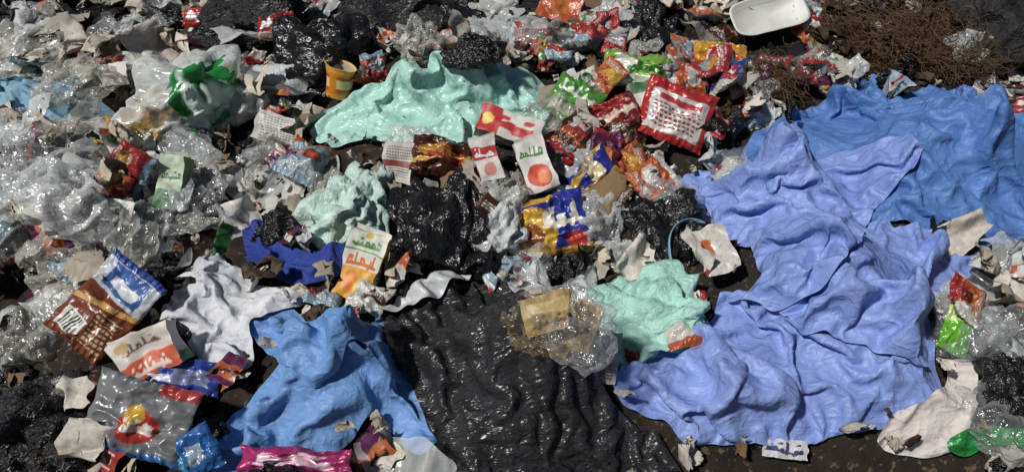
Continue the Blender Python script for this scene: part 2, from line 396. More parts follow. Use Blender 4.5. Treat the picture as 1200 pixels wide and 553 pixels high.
def sheetV(nx,ny,w,h,seed,nf=0,amp=.12,rag=.04,lo=.12,hi=.38,zb=.7):
    u,v=np.meshgrid(np.linspace(0,1,nx),np.linspace(0,1,ny),indexing='ij'); u=u.ravel();v=v.ravel()
    V=np.column_stack([(u-.5)*w,(v-.5)*h,0*u]); ext=max(w,h)
    if rag: V[:,:2]+=rag*ext*np.stack([vn(np.stack([u*4,v*4,0*u+seed],1),seed),vn(np.stack([u*4,v*4,0*u+seed],1),seed+1)],1)
    V=facet(V,ext,amp,5,seed)
    if nf: V=fold(V,nf,lo,hi,ext,seed+2,zb)
    V=jit(V,.022*ext,5/ext,seed+8)
    return V,u,v
def ori(px,py,yaw=0,tilt=25,roll=0,lift=.02):
    c,s=P(px,py)
    return c+np.array([0,0,lift]),s,Euler((math.radians(tilt),math.radians(roll),0)).to_matrix().to_4x4()@Matrix.Rotation(math.radians(yaw),4,'Z')
def setM(o,c,m): o.matrix_world=Matrix.Translation(Vector(c))@m
def wrapper(name,px,py,w,h,spec,yaw=0,tilt=28,roll=0,lift=.035,mat='print',nf=0,amp=.12,seed=1,res=64):
    c,s,m=ori(px,py,yaw,tilt,roll,lift)
    nx=res;ny=int(res*h/w); ny=max(16,min(110,ny)); V,u,v=sheetV(nx,ny,w*s,h*s,seed,nf,amp,.02)
    o=mk(name,V,gridF(nx,ny),M[mat],paint(spec,u,v)); setM(o,c,m); BAGEX.append((c[0],c[1],w*s*.35,h*s*.35)); return o
def pillowV(w,h,t,seed,nx,ny,crush):
    u,v=np.meshgrid(np.linspace(0,1,nx),np.linspace(0,1,ny),indexing='ij');u=u.ravel();v=v.ravel()
    prof=(np.clip(1-(2*u-1)**2,0,1)**.5)*(np.clip(1-(2*v-1)**4,0,1)**.7)
    base=np.column_stack([(u-.5)*w*(1-.05*np.sin(v*math.pi)),(v-.5)*h,0*u])
    cr=facet(base,max(w,h),.10*crush,6,seed)[:,2]; q=np.stack([u*5,v*6,0*u+seed],1); Vs=[]
    for sg in (1,-1):
        B=base.copy(); B[:,2]=sg*prof*w*t*(1+.5*fbm(q,2,seed+sg)-.5*np.abs(vn(q*1.3,seed+9)))+cr*(.35+.65*prof)+.0006*sg
        B[:,2]+=.015*w*np.sin(u*60+3*vn(q,seed))*np.clip(1-np.minimum(v,1-v)/.18,0,1)
        Vs.append(jit(B,.03*max(w,h)*crush,4/max(w,h),seed+4))
    return np.concatenate(Vs),np.concatenate([gridF(nx,ny),gridF(nx,ny,nx*ny)[:,::-1]]),u,v
def pillow(name,px,py,w,h,spec,back='#999999',yaw=0,tilt=28,roll=0,lift=.045,mat='foil',t=.16,seed=1,res=60,crush=1.3):
    c,s,m=ori(px,py,yaw,tilt,roll,lift); w*=s;h*=s
    nx=res;ny=min(110,max(24,int(res*h/w)))
    V,F,u,v=pillowV(w,h,t,seed,nx,ny,crush)
    C=np.concatenate([paint(spec,u,v),np.tile(lin(back),(nx*ny,1))])
    o=mk(name,V,F,M[mat],C); setM(o,c,m); BAGEX.append((c[0],c[1],w*.46,h*.46)); return o
def brick(name,px,py,w,h,d,front,side,top='#e8e8e0',yaw=0,tilt=35,roll=0,lift=.05,seed=1,dent=.011,fin=True,ex=.5):
    c,s,m=ori(px,py,yaw,tilt,roll,lift); w*=s;h*=s;d*=s
    Vs=[];Fs=[];Cs=[];off=0;n=44
    def face(o,a,b,spec,na,nb):
        nonlocal off
        u,v=np.meshgrid(np.linspace(0,1,na),np.linspace(0,1,nb),indexing='ij');u=u.ravel();v=v.ravel()
        V=np.array(o)+np.outer(u,a)+np.outer(v,b); Vs.append(V);Fs.append(gridF(na,nb,off));Cs.append(paint(spec,u,v)); off+=na*nb
    nw=int(n);nh=int(min(110,n*h/w));nd=14
    face((-w/2,-h/2,d/2),(w,0,0),(0,h,0),front,nw,nh)
    face((w/2,-h/2,-d/2),(-w,0,0),(0,h,0),side,nw,nh)
    face((w/2,-h/2,d/2),(0,0,-d),(0,h,0),side,nd,nh)
    face((-w/2,-h/2,-d/2),(0,0,d),(0,h,0),side,nd,nh)
    face((-w/2,h/2,d/2),(w,0,0),(0,0,-d),[('bg',top)],nw,nd)
    face((-w/2,-h/2,-d/2),(w,0,0),(0,0,d),[('bg',top)],nw,nd)
    if fin: face((-w/2,h/2,0),(w,0,0),(0,.07*h,.03*h),[('bg',top)],nw,6)
    V=np.concatenate(Vs); V=jit(V,dent,12,seed); V[:,0]*=1-.06*np.sin((V[:,1]/h+.5)*math.pi)
    V=facet(V,h,.05,3,seed)
    o=mk(name,V,np.concatenate(Fs),M['card'],np.concatenate(Cs)); setM(o,c,m)
    BAGEX.append((c[0],c[1],w*ex,h*ex)); return o
# ------------------------------------------------------------------ ground + heap
g=300; mk('ground',[(-g,-g,-.05),(g,-g,-.05),(g,g,-.05),(-g,g,-.05)],[(0,1,2,3)],M['ground'],smooth=False)
nx,ny=len(gx),len(gy)
heap=mk('garbage_heap',np.column_stack([XX.ravel(),YY.ravel(),HEAPG.ravel()-.012]),gridF(nx,ny),M['heap'])
# ------------------------------------------------------------------ drapes
D1=empty('surgical_drape')
drape('panel_back',[(862,195),(880,160),(905,150),(950,128),(990,112),(1022,93),(1040,118),(1100,110),(1150,130),(1160,200),(1100,240),(1000,262),(930,250),(880,235)],M['drape'],.015,20,.6,.14,.08,3.8,.02,5,parent=D1)
drape('panel_front',[(1020,205),(1060,170),(1100,125),(1150,112),(1215,118),(1215,292),(1150,292),(1070,268),(1010,262)],M['drape'],.015,70,.6,.14,.08,3.8,.02,6,parent=D1)
G1=empty('surgical_gown')
drape('skirt',[(713,450),(745,425),(790,402),(832,385),(850,345),(930,325),(1020,330),(1080,370),(1095,430),(1102,455),(1092,475),(1040,500),(985,520),(930,526),(850,529),(800,518),(770,500),(742,478)],M['gown'],.0125,25,.6,.16,.085,3.4,.03,8,parent=G1,f3=.35)
drape('side',[(880,345),(930,310),(985,285),(1018,262),(1045,272),(1070,268),(1110,288),(1166,303),(1130,330),(1095,352),(1080,400),(1085,440),(1040,420),(980,400),(930,385)],M['gown'],.0125,-40,.6,.16,.08,3.8,.03,9,parent=G1,f3=.35)
drape('sleeve',[(780,217),(830,205),(880,197),(965,187),(1025,172),(1076,170),(1066,200),(1040,232),(1018,262),(1000,300),(965,345),(925,365),(870,352),(845,352),(885,328),(885,300),(850,285),(815,262)],M['gown'],.0125,60,.6,.16,.085,3.6,.03,10,parent=G1,f3=.35)
G2=empty('surgical_gown')
drape('body',[(300,470),(330,430),(360,400),(440,385),(470,400),(480,430),(492,470),(514,520),(490,532),(455,505),(430,500),(400,530),(370,560),(238,560),(252,515),(285,490)],M['gown2'],.0125,50,.6,.16,.07,4.0,.03,21,parent=G2)
drape('fold_over',[(283,382),(310,368),(345,362),(400,366),(445,372),(468,395),(478,425),(462,445),(430,428),(395,440),(365,458),(335,440),(312,415),(300,398)],M['gown2'],.0125,-20,.6,.16,.07,4.0,.03,22,parent=G2)
drape('garbage_bag',[(456,372),(480,350),(520,338),(562,336),(610,352),(650,375),(688,410),(705,450),(735,490),(770,520),(795,575),(510,580),(515,520),(498,480),(478,445),(460,410)],M['black'],.0115,10,.30,.10,.032,5.5,.05,33,puff=.05,bend=.05,f3=.9,fine=.004,tw=1.2,grav=.0003)
MS=empty('mint_surgical_sheet')
drape('sheet_under',[(356,142),(400,125),(445,105),(480,80),(520,100),(560,150),(540,183),(490,182),(440,166),(400,172),(370,168)],M['mint'],.014,120,.55,.14,.07,5,.03,44,parent=MS)
drape('sheet_top',[(470,90),(520,72),(575,73),(622,88),(652,120),(640,140),(605,150),(570,170),(520,180),(480,150),(460,115)],M['mint'],.014,30,.55,.14,.07,5,.03,45,parent=MS)
drape('blue_cloth',[(-20,100),(30,95),(80,98),(110,112),(140,140),(152,165),(145,182),(90,172),(40,158),(-20,150)],M['sky'],.015,10,.5,.15,.045,6,.05,55)
drape('navy_cloth',[(282,272),(300,262),(330,290),(365,300),(402,290),(408,312),(395,330),(350,336),(318,330),(290,310)],M['navy'],.012,40,.5,.2,.03,8,.05,66)
drape('tissue_sheet',[(205,350),(220,318),(255,302),(280,315),(300,335),(345,342),(362,350),(340,362),(310,372),(292,382),(302,405),(296,428),(262,446),(232,430),(218,405),(190,380)],M['tissue'],.0115,70,.5,.3,.04,7,.03,77,puff=.02)
drape('towel',[(1020,520),(1050,490),(1085,478),(1105,455),(1108,425),(1135,425),(1145,450),(1140,490),(1120,520),(1090,535),(1050,538)],M['towel'],.0125,100,.3,.1,.025,6,.03,88,puff=.02)
drape('green_sheet',[(1100,520),(1125,500),(1160,508),(1215,512),(1215,528),(1140,528),(1108,530)],M['green'],.014,20,.3,.1,.012,7,.02,99)
drape('clear_sheet',[(330,185),(372,178),(400,190),(390,215),(360,225),(340,245),(300,245),(270,235),(262,215),(295,205)],M['milky'],.014,30,.4,.2,.03,7,.03,101,excl=False)
drape('clear_sheet',[(430,560),(415,520),(450,515),(500,528),(530,545),(530,570)],M['milky'],.014,30,.4,.2,.02,8,.03,103,excl=False)
drape('clear_sheet',[(0,170),(60,165),(130,185),(190,200),(235,215),(250,250),(190,265),(120,255),(60,270),(0,250)],M['clear2'],.018,50,.5,.3,.05,5,.06,104,excl=False)
drape('clear_sheet',[(60,285),(130,270),(200,280),(230,310),(190,330),(130,345),(80,330),(50,310)],M['clear'],.016,0,.5,.3,.04,6,.06,105,excl=False)
drape('clear_sheet',[(1105,345),(1150,325),(1215,335),(1215,440),(1160,430),(1120,400)],M['clear'],.016,0,.5,.3,.04,6,.05,106,excl=False)
drape('clear_sheet',[(440,372),(470,350),(520,325),(545,318),(550,335),(500,350),(470,368)],M['whitebag'],.013,40,.5,.3,.02,8,.03,108,excl=False)
print('drapes',round(time.time()-T0,1))
# carrier bag: inflated milky bag with green ink printed on its right flank
X=BAGX[4]; u=(X[:,0]-.0)/.46; v=(X[:,1]*.55+X[:,2]*.45+.28)/.62
uu=u*math.cos(.5)+(v-.5)*math.sin(.5); vv=.5+(v-.5)*math.cos(.5)-u*math.sin(.5)+.2
cm=bagdata(4,M['milky']).copy(); cm.materials.append(M['bagprint'])
ca=cm.color_attributes.new('Col','FLOAT_COLOR','POINT'); cc=np.ones((len(X),4)); cc[:,:3]=paint([('bg','#148a38'),('txt',.5,.55,.7,.5,'#d8ede0',5,3,.12)],uu,vv); ca.data.foreach_set('color',cc.ravel())
ok=(uu>.05)&(uu<.98)&(vv>.05)&(vv<.95)&(X[:,2]>.1); cm.polygons.foreach_set('material_index',ok[IF].all(1).astype(int)); cm.update()
bag('printed_carrier_bag',232,112,145,128,M['milky'],4,0,-.02,.26,.85,data=cm)
# ------------------------------------------------------------------ bags
bag('mint_surgical_bundle',757,365,125,118,M['mint2'],4,20,-.03)
bag('mint_plastic_bag',412,233,84,120,M['palemint'],3,75,-.03)
for a in [(517,262,112,130,'blackgl',4,100),(338,262,80,65,'blackgl',2,10),(775,262,95,80,'blackgl',1,40),(378,68,130,120,'blackgl',4,0),(455,28,150,85,'black',2,30),(556,55,80,50,'blackgl',0,0),(757,45,80,85,'blackgl',1,80),(862,70,100,50,'black',2,10),(195,28,100,50,'blackgl',3,10),(290,20,130,65,'black',1,10),(40,505,150,120,'black',0,50),(1170,300,90,40,'black',3,20),(300,168,80,40,'blackgl',3,150),(1180,440,80,80,'blackgl',1,20),(110,28,80,50,'blackgl',4,60),(690,72,50,30,'blackgl',4,60),(530,12,100,50,'blackgl',1,60),(930,60,60,30,'black',1,60),(20,440,60,40,'blackgl',5,60),(20,15,80,40,'black',5,60),(640,8,90,40,'black',2,0),(60,345,60,40,'blackgl',2,0),(250,240,50,40,'blackgl',1,0)]:
    bag('black_plastic_bag',a[0],a[1],a[2],a[3],M[a[4]],a[5],a[6],-.03)
bag('dark_sack',1165,20,160,110,M['dark'],1,20,-.02)
bag('yellow_plastic_bag',167,150,66,100,M['yellow'],1,80,-.02)
bag('printed_carrier_bag',158,76,80,50,M['whitebag'],2,10,-.03)
for (x,y,w,h,v,mt) in [(640,58,125,85,0,'clear'),(85,225,130,90,5,'milky'),(60,195,110,80,1,'clear'),(210,225,110,80,2,'clear'),(100,310,130,70,3,'clear2'),(30,215,90,60,2,'milky'),(1150,385,120,80,4,'clear'),(1170,478,90,70,5,'clear'),(40,390,100,60,1,'clear2'),(60,50,120,60,0,'milky'),(90,90,90,50,3,'clear2'),(720,30,90,50,5,'milky'),(660,170,80,60,1,'milky'),(700,250,80,70,5,'milky'),(640,130,70,50,2,'clear2'),(1130,350,90,50,3,'milky'),(560,20,120,40,1,'milky'),(600,320,90,50,3,'clear'),(730,295,70,50,2,'milky'),(20,250,80,70,5,'clear'),(280,190,60,40,3,'milky'),(480,160,60,40,3,'milky'),(890,130,60,40,5,'whitebag'),(150,250,90,60,0,'clear'),(120,205,80,50,2,'milky'),(665,368,110,80,1,'clear')]:
    bag('clear_plastic_bag',x,y,w,h,M[mt],v,R.uniform(0,180),-.03,None,.3)
bag('amber_plastic_bag',645,365,90,70,M['amber'],5,20,-.03,.06,.1)
# ------------------------------------------------------------------ named packets
Y='#d8a81c'
brick('juice_carton',430,328,44,80,26,[('bg','#e9e6da'),('rect',0,0,1,.42,'#f0b428'),('ell',.35,.22,.22,.16,'#f08c14'),('ell',.72,.17,.2,.12,'#ffd23a'),('txt',.5,.54,.8,.2,'#e8761a',3,5,.13),('txt',.5,.84,.7,.16,'#3f9a3a',8,5,.13),('ell',.5,.96,.12,.05,'#e8c020'),('rect',0,.68,1,.70,'#57a848')],[('bg','#f2c53c'),('rect',.1,.1,.9,.5,'#f8f0d8'),('lines',.15,.15,.85,.45,'#6a6a50',40)],'#e9e6da',-18,46,0,.06,2)
brick('milk_carton',597,168,76,34,24,[('bg','#d9d6cc'),('rect',0,0,.35,1,'#c41e22'),('txt',.62,.5,.5,.6,'#c41e22',7,5,.12),('ell',.15,.5,.1,.25,'#f0d040')],[('bg','#d9d6cc'),('rect',0,0,1,.4,'#c41e22')],'#cfccc2',-18,35,0,.06,5)
brick('milk_carton',573,212,30,52,22,[('bg','#dcd6cc'),('rect',0,.5,1,.78,'#c02028'),('txt',.5,.64,.8,.2,'#f2f2f2',9,4,.12),('ell',.5,.25,.25,.15,'#d88a80')],[('bg','#dcd6cc'),('rect',0,.0,1,.3,'#c02028')],'#cfccc2',12,40,0,.08,6)
brick('juice_carton',628,220,34,58,22,[('bg','#e6e2dc'),('ell',.5,.3,.38,.22,'#d84a2a'),('ell',.6,.25,.2,.12,'#f08a4a'),('txt',.5,.75,.8,.2,'#4a8a3a',4,5,.12)],[('bg','#e6e2dc'),('rect',0,.1,1,.5,'#c02a48')],'#d8d4ca',20,45,0,.09,7)
brick('milk_carton',212,240,30,62,20,[('bg','#b8c8a8'),('rect',0,0,1,.3,'#2f7a3a'),('txt',.5,.6,.8,.2,'#2f6a3a',6,5,.12),('rect',0,.85,1,1,'#c8d8c0')],[('bg','#6f8f62')],'#b0bca0',-8,40,0,.09,8)
brick('white_carton',470,205,34,48,22,[('bg','#cfcac0'),('lines',.1,.1,.9,.9,'#555555',30),('rect',0,.4,1,.55,'#8a3a30')],[('bg','#cfcac0')],'#cfcac0',-5,40,0,.04,9)
brick('white_carton',760,128,44,30,24,[('bg','#cfccc0'),('rect',0,.6,1,1,'#2f6a3a')],[('bg','#d8d4c8')],'#d8d4c8',10,30,0,.05,10)
pillow('snack_packet',645,288,86,70,[('bg','#1c2f9a'),('ell',.28,.45,.3,.42,Y),('ell',.25,.4,.14,.2,'#8a4a18'),('txt',.68,.62,.5,.34,'#f0ead8',3,5,.1),('rect',0,0,1,.1,'#c89018'),('rect',.1,.9,.6,1,Y),('ell',.8,.2,.16,.12,'#c03020')],'#b0b0b0',10,40,-8,.08,'foil',.2,3,80,1.0)
pillow('snack_packet',682,228,86,40,[('bg','#1a2a90'),('rect',0,0,1,.2,Y),('diag',.1,.9,.3,.9,Y),('ell',.7,.5,.16,.3,'#d8c8a0')],'#b8b8b8',38,35,0,.06,'foil',.12,5,70)
pillow('snack_packet',840,88,62,42,[('bg','#d69c1a'),('ell',.5,.5,.3,.35,'#c83a1c'),('txt',.5,.5,.5,.5,'#f8f0e0',13,4,.12)],'#b8b8b8',-5,35,0,.06,'foil',.2,6,60)
pillow('snack_packet',742,98,80,42,[('bg','#7cae3c'),('rect',0,.0,1,.35,'#c8d8b8'),('ell',.35,.6,.2,.3,'#e8e8d8'),('txt',.65,.6,.5,.4,'#2f6a20',14,5,.1)],'#c8c8c8',-12,35,0,.05,'foil',.12,7,60)
pillow('snack_packet',672,134,60,54,[('bg','#4f983a'),('rect',.1,.1,.9,.35,'#d8e0c8'),('txt',.5,.7,.8,.25,'#e8f0e0',15,5,.1)],'#c8c8c8',-30,35,0,.05,'foil',.14,8,60)
pillow('snack_packet',786,162,84,68,[('bg','#d4d0ca'),('rect',0,0,.1,1,'#b81c22'),('rect',.9,0,1,1,'#b81c22'),('rect',0,0,1,.12,'#b81c22'),('rect',0,.78,1,1,'#b81c22'),('lines',.16,.2,.84,.6,'#a03038',30),('rect',.2,.62,.8,.72,'#c02a30')],'#b81c22',-22,40,0,.10,'foil',.10,9,80,1.0)
pillow('snack_packet',718,150,62,40,[('bg','#981c20'),('txt',.5,.55,.8,.4,'#e8d8c0',16,5,.1),('rect',0,0,1,.15,'#4a2a18')],'#b0b0b0',20,35,0,.05,'foil',.16,10,60)
pillow('chocolate_wrapper',520,202,74,44,[('bg','#4a2012'),('ell',.4,.6,.3,.2,'#b8842a'),('diag',.2,.3,.32,.3,'#d8a040'),('txt',.6,.5,.6,.3,'#a83a20',17,5,.1)],'#b0a080',-10,38,0,.06,'foil',.22,11,60)
pillow('candy_wrapper',708,182,46,18,[('bg','#6a1f7a'),('rect',.4,0,.7,1,'#d82a8a')],'#b0b0b0',30,30,0,.04,'foil',.2,12,40)
pillow('candy_wrapper',300,90,18,40,[('bg','#d8d0c8'),('rect',0,.4,1,.7,'#c02028')],'#b0b0b0',-20,35,0,.05,'foil',.2,13,40)
pillow('snack_packet',252,46,60,22,[('bg','#b01c1c'),('txt',.5,.5,.7,.6,'#f0e0e0',18,5,.1)],'#a0a0a0',-3,30,0,.08,'foil',.15,14,50)
pillow('snack_packet',330,58,42,28,[('bg','#a01c1c'),('txt',.5,.55,.7,.5,'#f0e8e8',19,4,.1),('rect',0,.0,1,.2,'#f0c0a0')],'#a0a0a0',10,35,0,.1,'foil',.15,15,50)
pillow('flour_packet',140,385,78,112,[('bg','#7a3c1c'),('rect',0,.62,1,1,'#c4cbd6'),('rect',.15,.66,.85,.92,'#3a62a8'),('rect',.25,.7,.75,.8,'#d8dce4'),('rect',.1,.08,.5,.3,'#e0ddd6'),('bars',.14,.1,.46,.28,'#222222'),('diag',.38,.2,.44,.2,'#d0a050'),('lines',.55,.1,.92,.5,'#d8b890',40),('rect',0,.93,1,1,'#2a4a98')],'#8a5a3a',-38,38,5,.09,'print',.12,21,80,.9)
brick('biscuit_box',188,432,74,52,26,[('bg','#d8cfc4'),('rect',.0,.0,1,.42,'#d8541c'),('txt',.5,.2,.7,.24,'#f6e6d8',22,6,.11),('txt',.5,.7,.7,.24,'#7a5a4a',23,5,.1),('ell',.2,.8,.12,.12,'#c8a060')],[('bg','#cfc6bc'),('rect',0,0,1,.3,'#3a8a4a')],'#d8cfc4',28,42,0,.07,22)
pillow('snack_packet',212,450,104,36,[('bg','#2344a8'),('rect',.5,.3,.9,.7,'#8890b8'),('txt',.3,.5,.4,.4,'#d8dcec',24,5,.1),('rect',0,.0,.3,.2,'#b83020')],'#c0c4cc',-4,30,0,.03,'foil',.12,23,70)
pillow('chips_packet',182,516,120,84,[('bg','#808285'),('ell',.55,.42,.2,.22,'#c0301c'),('ell',.5,.55,.12,.12,Y),('txt',.55,.42,.28,.2,'#f2e6d8',25,4,.12),('rect',.0,.0,1,.1,'#3a78b8'),('rect',.62,.85,1,1,'#b03a3a')],'#9a9ca0',-14,34,0,.10,'foil',.14,24,90,.9)
pillow('blue_packet',236,538,56,50,[('bg','#1d62a8'),('rect',.3,.3,.7,.7,'#8fa0b0'),('rect',0,0,1,.12,'#3aa0c8')],'#9a9ca0',-60,34,0,.03,'foil',.14,25,50)
pillow('pink_packet',352,549,130,26,[('bg','#b01c6a'),('txt',.5,.5,.6,.6,'#f0c8dc',26,6,.1)],'#9a9ca0',-2,30,0,.04,'foil',.1,26,60)
pillow('green_packet',1112,402,34,52,[('bg','#63b41c'),('rect',0,.7,1,1,'#c8e080')],'#a0c060',-20,38,0,.05,'foil',.15,27,40)
wrapper('paper_note',917,530,52,22,[('bg','#cfccd0'),('txt',.5,.5,.8,.6,'#3a3a6a',28,6,.07)],-8,20,0,.02,'card',0,.08,28)
wrapper('paper_note',151,274,34,26,[('bg','#d8d6d2'),('txt',.5,.5,.7,.5,'#55555a',29,5,.06)],-12,40,0,.09,'card',0,.05,29)
wrapper('paper_note',706,425,36,60,[('bg','#d6cdc0'),('txt',.5,.7,.7,.2,'#b02a70',30,5,.1),('lines',.1,.1,.9,.5,'#8a3a3a',40)],-12,30,0,.03,'card',0,.1,30)
wrapper('paper_note',330,165,60,34,[('bg','#cfcdc6'),('lines',.1,.1,.9,.9,'#6a6a6a',24)],-18,30,0,.05,'card',0,.1,31)
wrapper('paper_label',128,108,62,30,[('bg','#d8d4cc'),('rect',.1,.2,.5,.8,'#a8b890')],5,30,0,.07,'card',0,.12,32)
wrapper('paper_label',1190,102,40,30,[('bg','#d0ccc4'),('ell',.5,.5,.3,.3,'#7a6a5a'),('txt',.5,.5,.7,.2,'#4a6a9a',5,5,.1)],0,40,0,.08,'card',0,.06,33)
wrapper('paper_label',110,175,48,28,[('bg','#d8d8d4')],15,30,0,.07,'card',0,.12,34)
wrapper('cardboard_piece',684,392,30,60,[('bg','#c8b48c'),('lines',.1,.1,.9,.9,'#a08a60',12)],-25,30,0,.03,'card',0,.1,35)
wrapper('cardboard_piece',645,375,70,44,[('bg','#a88a50'),('rect',.1,.5,.9,.8,'#c8b070'),('txt',.5,.3,.7,.3,'#6a4a20',37,5,.1)],15,30,0,.03,'card',1,.12,36)
def tray(px,py,w,h,yaw,tilt,lift=.06):
    c,s,m=ori(px,py,yaw,tilt,0,lift); w*=s;h*=s; n=64
    rings=[(.0,.0),(.86,0),(.98,.028),(1.06,.030),(1.06,.026),(.99,.022),(.86,-.005),(.0,-.005)]
    V=[];F=[]
    for q,(r,z) in enumerate(rings):
        for k in range(n):
            a=2*math.pi*k/n; ca,sa=math.cos(a),math.sin(a); e=4.; rr=(abs(ca)**e+abs(sa)**e)**(-1/e)
            V.append((ca*rr*r*w/2,sa*rr*r*h/2,z))
    for q in range(len(rings)-1):
        for k in range(n): F.append((q*n+k,q*n+(k+1)%n,(q+1)*n+(k+1)%n,(q+1)*n+k))
    o=mk('foam_tray',jit(np.array(V),.003,10,4),F,M['foam']); setM(o,c,m); BAGEX.append((c[0],c[1],w*.6,h*.8))
tray(892,48,84,42,14,30,.10)
def cup(px,py,yaw,tilt,hpx=40):
    c,s=P(px,py); h=hpx*s; n=40; r0,r1=h*.30,h*.44; rows=24; V=[];F=[];C=[]
    prof=[(r0*.0,0.004),(r0,.004),(r0,0)]+[(r0+(r1-r0)*t,h*t) for t in np.linspace(.03,1,rows)]+[(r1*1.05,h*1.0),(r1*1.05,h*1.02),(r1*.96,h*1.01)]+[(r1*.95+(r0*.93-r1*.95)*t,h*(1-t)+.004) for t in np.linspace(.05,1,12)]+[(0,.006)]
    for q,(r,z) in enumerate(prof):
        for k in range(n):
            a=2*math.pi*k/n; V.append((r*math.cos(a),r*math.sin(a)*.9,z))
            u=k/n*3%1; v=z/h; col='#c87e1c'
            if q<=rows+2:
                if abs(v-.5)<.26 and abs(u-.5)<.36: col='#e0c890' if abs(v-.5)<.14 else '#a8501c'
                if v>.85 or v<.12: col='#d89838'
            else: col='#b8a88a' if q>rows+5 else '#e0b868'
            C.append(lin(col))
    for q in range(len(prof)-1):
        for k in range(n): F.append((q*n+k,q*n+(k+1)%n,(q+1)*n+(k+1)%n,(q+1)*n+k))
    o=mk('paper_cup',jit(np.array(V),.008,9,3),F,M['card'],C); o.location=c+np.array([0,0,.03]); o.rotation_euler=(math.radians(tilt),math.radians(18),math.radians(yaw)); return o
cup(396,122,10,-12,38)
def capo(px,py,mat,r=.016,tilt=40,lift=.06):
    bm=bmesh.new(); bmesh.ops.create_cone(bm,cap_ends=True,segments=28,radius1=r,radius2=r*.93,depth=r*.9)
    bmesh.ops.bevel(bm,geom=bm.edges[:],offset=r*.06,segments=2,affect='EDGES'); me=bpy.data.meshes.new('bottle_cap'); bm.to_mesh(me);bm.free(); me.materials.append(mat)
    c,s=P(px,py); obj('bottle_cap',me,c+np.array([0,0,lift]),(math.radians(tilt),0.2,0),1)
capo(664,214,M['plas_r'],.02,50,.10)
wrapper('orange_packet',655,38,48,40,[('bg','#b8501c'),('ell',.5,.5,.3,.3,'#c8702c')],-20,35,0,.12,'print',0,.15,41)
wrapper('yellow_packet',380,8,40,20,[('bg','#c8b81c')],10,35,0,.14,'print',0,.15,42)
def tube(name,pts,r,mat,flat=False):
    cu=bpy.data.curves.new(name,'CURVE'); cu.dimensions='3D'; sp=cu.splines.new('NURBS'); sp.points.add(len(pts)-1)
    for q,(x,y,l) in enumerate(pts):
        c,s=P(x,y,0); sp.points[q].co=(c[0],c[1],c[2]+l,1)
    sp.use_endpoint_u=True; sp.order_u=4; cu.extrude=r; cu.bevel_depth=.0015
    o=bpy.data.objects.new(name,cu); sc.collection.objects.link(o); cu.materials.append(mat); return o
tube('gown_strap',[(805,352,.02),(785,335,.05),(776,305,.08),(785,285,.08),(810,272,.07),(840,285,.04),(855,300,.03)],.006,M['sky'])
# ------------------------------------------------------------------ litter library
LIB={k:[] for k in ('film','paper','wrap','brown','dark','small','kraft','milky','tissue','packet','sack')}
def lib(kind,V,F,mat,cols=None):
    LIB[kind].append(mk(kind+'_scrap',V,F,mat,cols,link=False).data)
pal=['#a01c20','#c8c4bc','#c8941c','#1c3c8c','#d8d4cc','#b85a1c','#d0ccc4','#5a1c4a','#8aa4b4','#4a2a14','#b8b4a8','#a02a28','#d0ccc4','#c0561c','#2f7a3a','#a01c20']
for k in range(28):
    V,u,v=sheetV(26,30,.7+.3*R.rand(),1,200+k,[0,1,2,4][k%4],.16,.03)
    a,b,c=[pal[q] for q in R.choice(len(pal),3,replace=False)]
    spec=[('bg',a),('rect',0,R.uniform(0,.3),1,R.uniform(.4,.7),b),('ell',R.uniform(.2,.8),R.uniform(.2,.8),R.uniform(.1,.3),R.uniform(.1,.25),c),('txt',.5,R.uniform(.3,.7),.8,.25,'#d8d4cc' if k%2 else '#201c1c',k,5,.1)]
    lib('wrap',V,gridF(26,30),M['wrapsmall'],paint(spec,u,v))
    V,F,u,v=pillowV(.8,1,.18,700+k,36,44,1.4)
    spec=[('bg',a),('ell',R.uniform(.3,.7),R.uniform(.3,.7),R.uniform(.2,.35),R.uniform(.15,.25),b),('txt',.5,R.uniform(.35,.65),.75,.22,c,k+40,5,.1),('rect',0,0,1,R.uniform(.08,.2),c),('lines',.1,.75,.9,.92,'#d0ccc4',36)]
    lib('packet',V,F,M['foil'],np.concatenate([paint(spec,u,v),np.tile(lin('#8f8f90'),(len(u),1))]))
for k in range(14):
    V,u,v=sheetV(22,24,.8,1,300+k,[1,3,8,14][k%4],.18,.12,.1,.34,1); lib('paper',V,gridF(22,24),M['paper'])
    V,u,v=sheetV(22,24,.8,1,350+k,[3,8,14,20][k%4],.18,.14,.08,.3,1); lib('tissue',V,gridF(22,24),M['paper2'])
for k in range(12):
    V,u,v=sheetV(34,34,1,1,400+k,[1,3,6,10][k%4],.22,.1,.14,.36,1); lib('film',V,gridF(34,34),M['clear'] if k%2 else M['clear2'])
    V,u,v=sheetV(34,34,1,1,450+k,[1,3,6,10][k%4],.22,.1,.14,.36,1); lib('milky',V,gridF(34,34),M['milky'] if k%3 else M['whitebag'])
for k in range(8):
    V,u,v=sheetV(28,28,.8,1,500+k,[3,8,12,6][k%4],.2,.15,.1,.3,1); lib('dark',V,gridF(28,28),M['blackgl'])
    V,u,v=sheetV(16,18,.8,1,530+k,[0,1,1,2][k%4],.12,.12); lib('kraft',V,gridF(16,18),M['kraft'])
    V,u,v=sheetV(20,20,.8,1,560+k,[4,8,12,16][k%4],.25,.2,.1,.3,1); lib('brown',V,gridF(20,20),M['brown'])
for k in range(6):
    V=IV3*(1+.5*fbm(IV3*2.2+k*3,3,k+50)[:,None])*np.array([.5,.25+.2*R.rand(),.12]); lib('small',V,IF3,[M['paper'],M['brown'],M['kraft'],M['paper'],M['paper2'],M['plas_r']][k])
    LIB['sack'].append(bagdata(k,[M['milky'],M['clear'],M['whitebag'],M['clear2'],M['milky'],M['blackgl']][k]))
pile=empty('litter_pile')
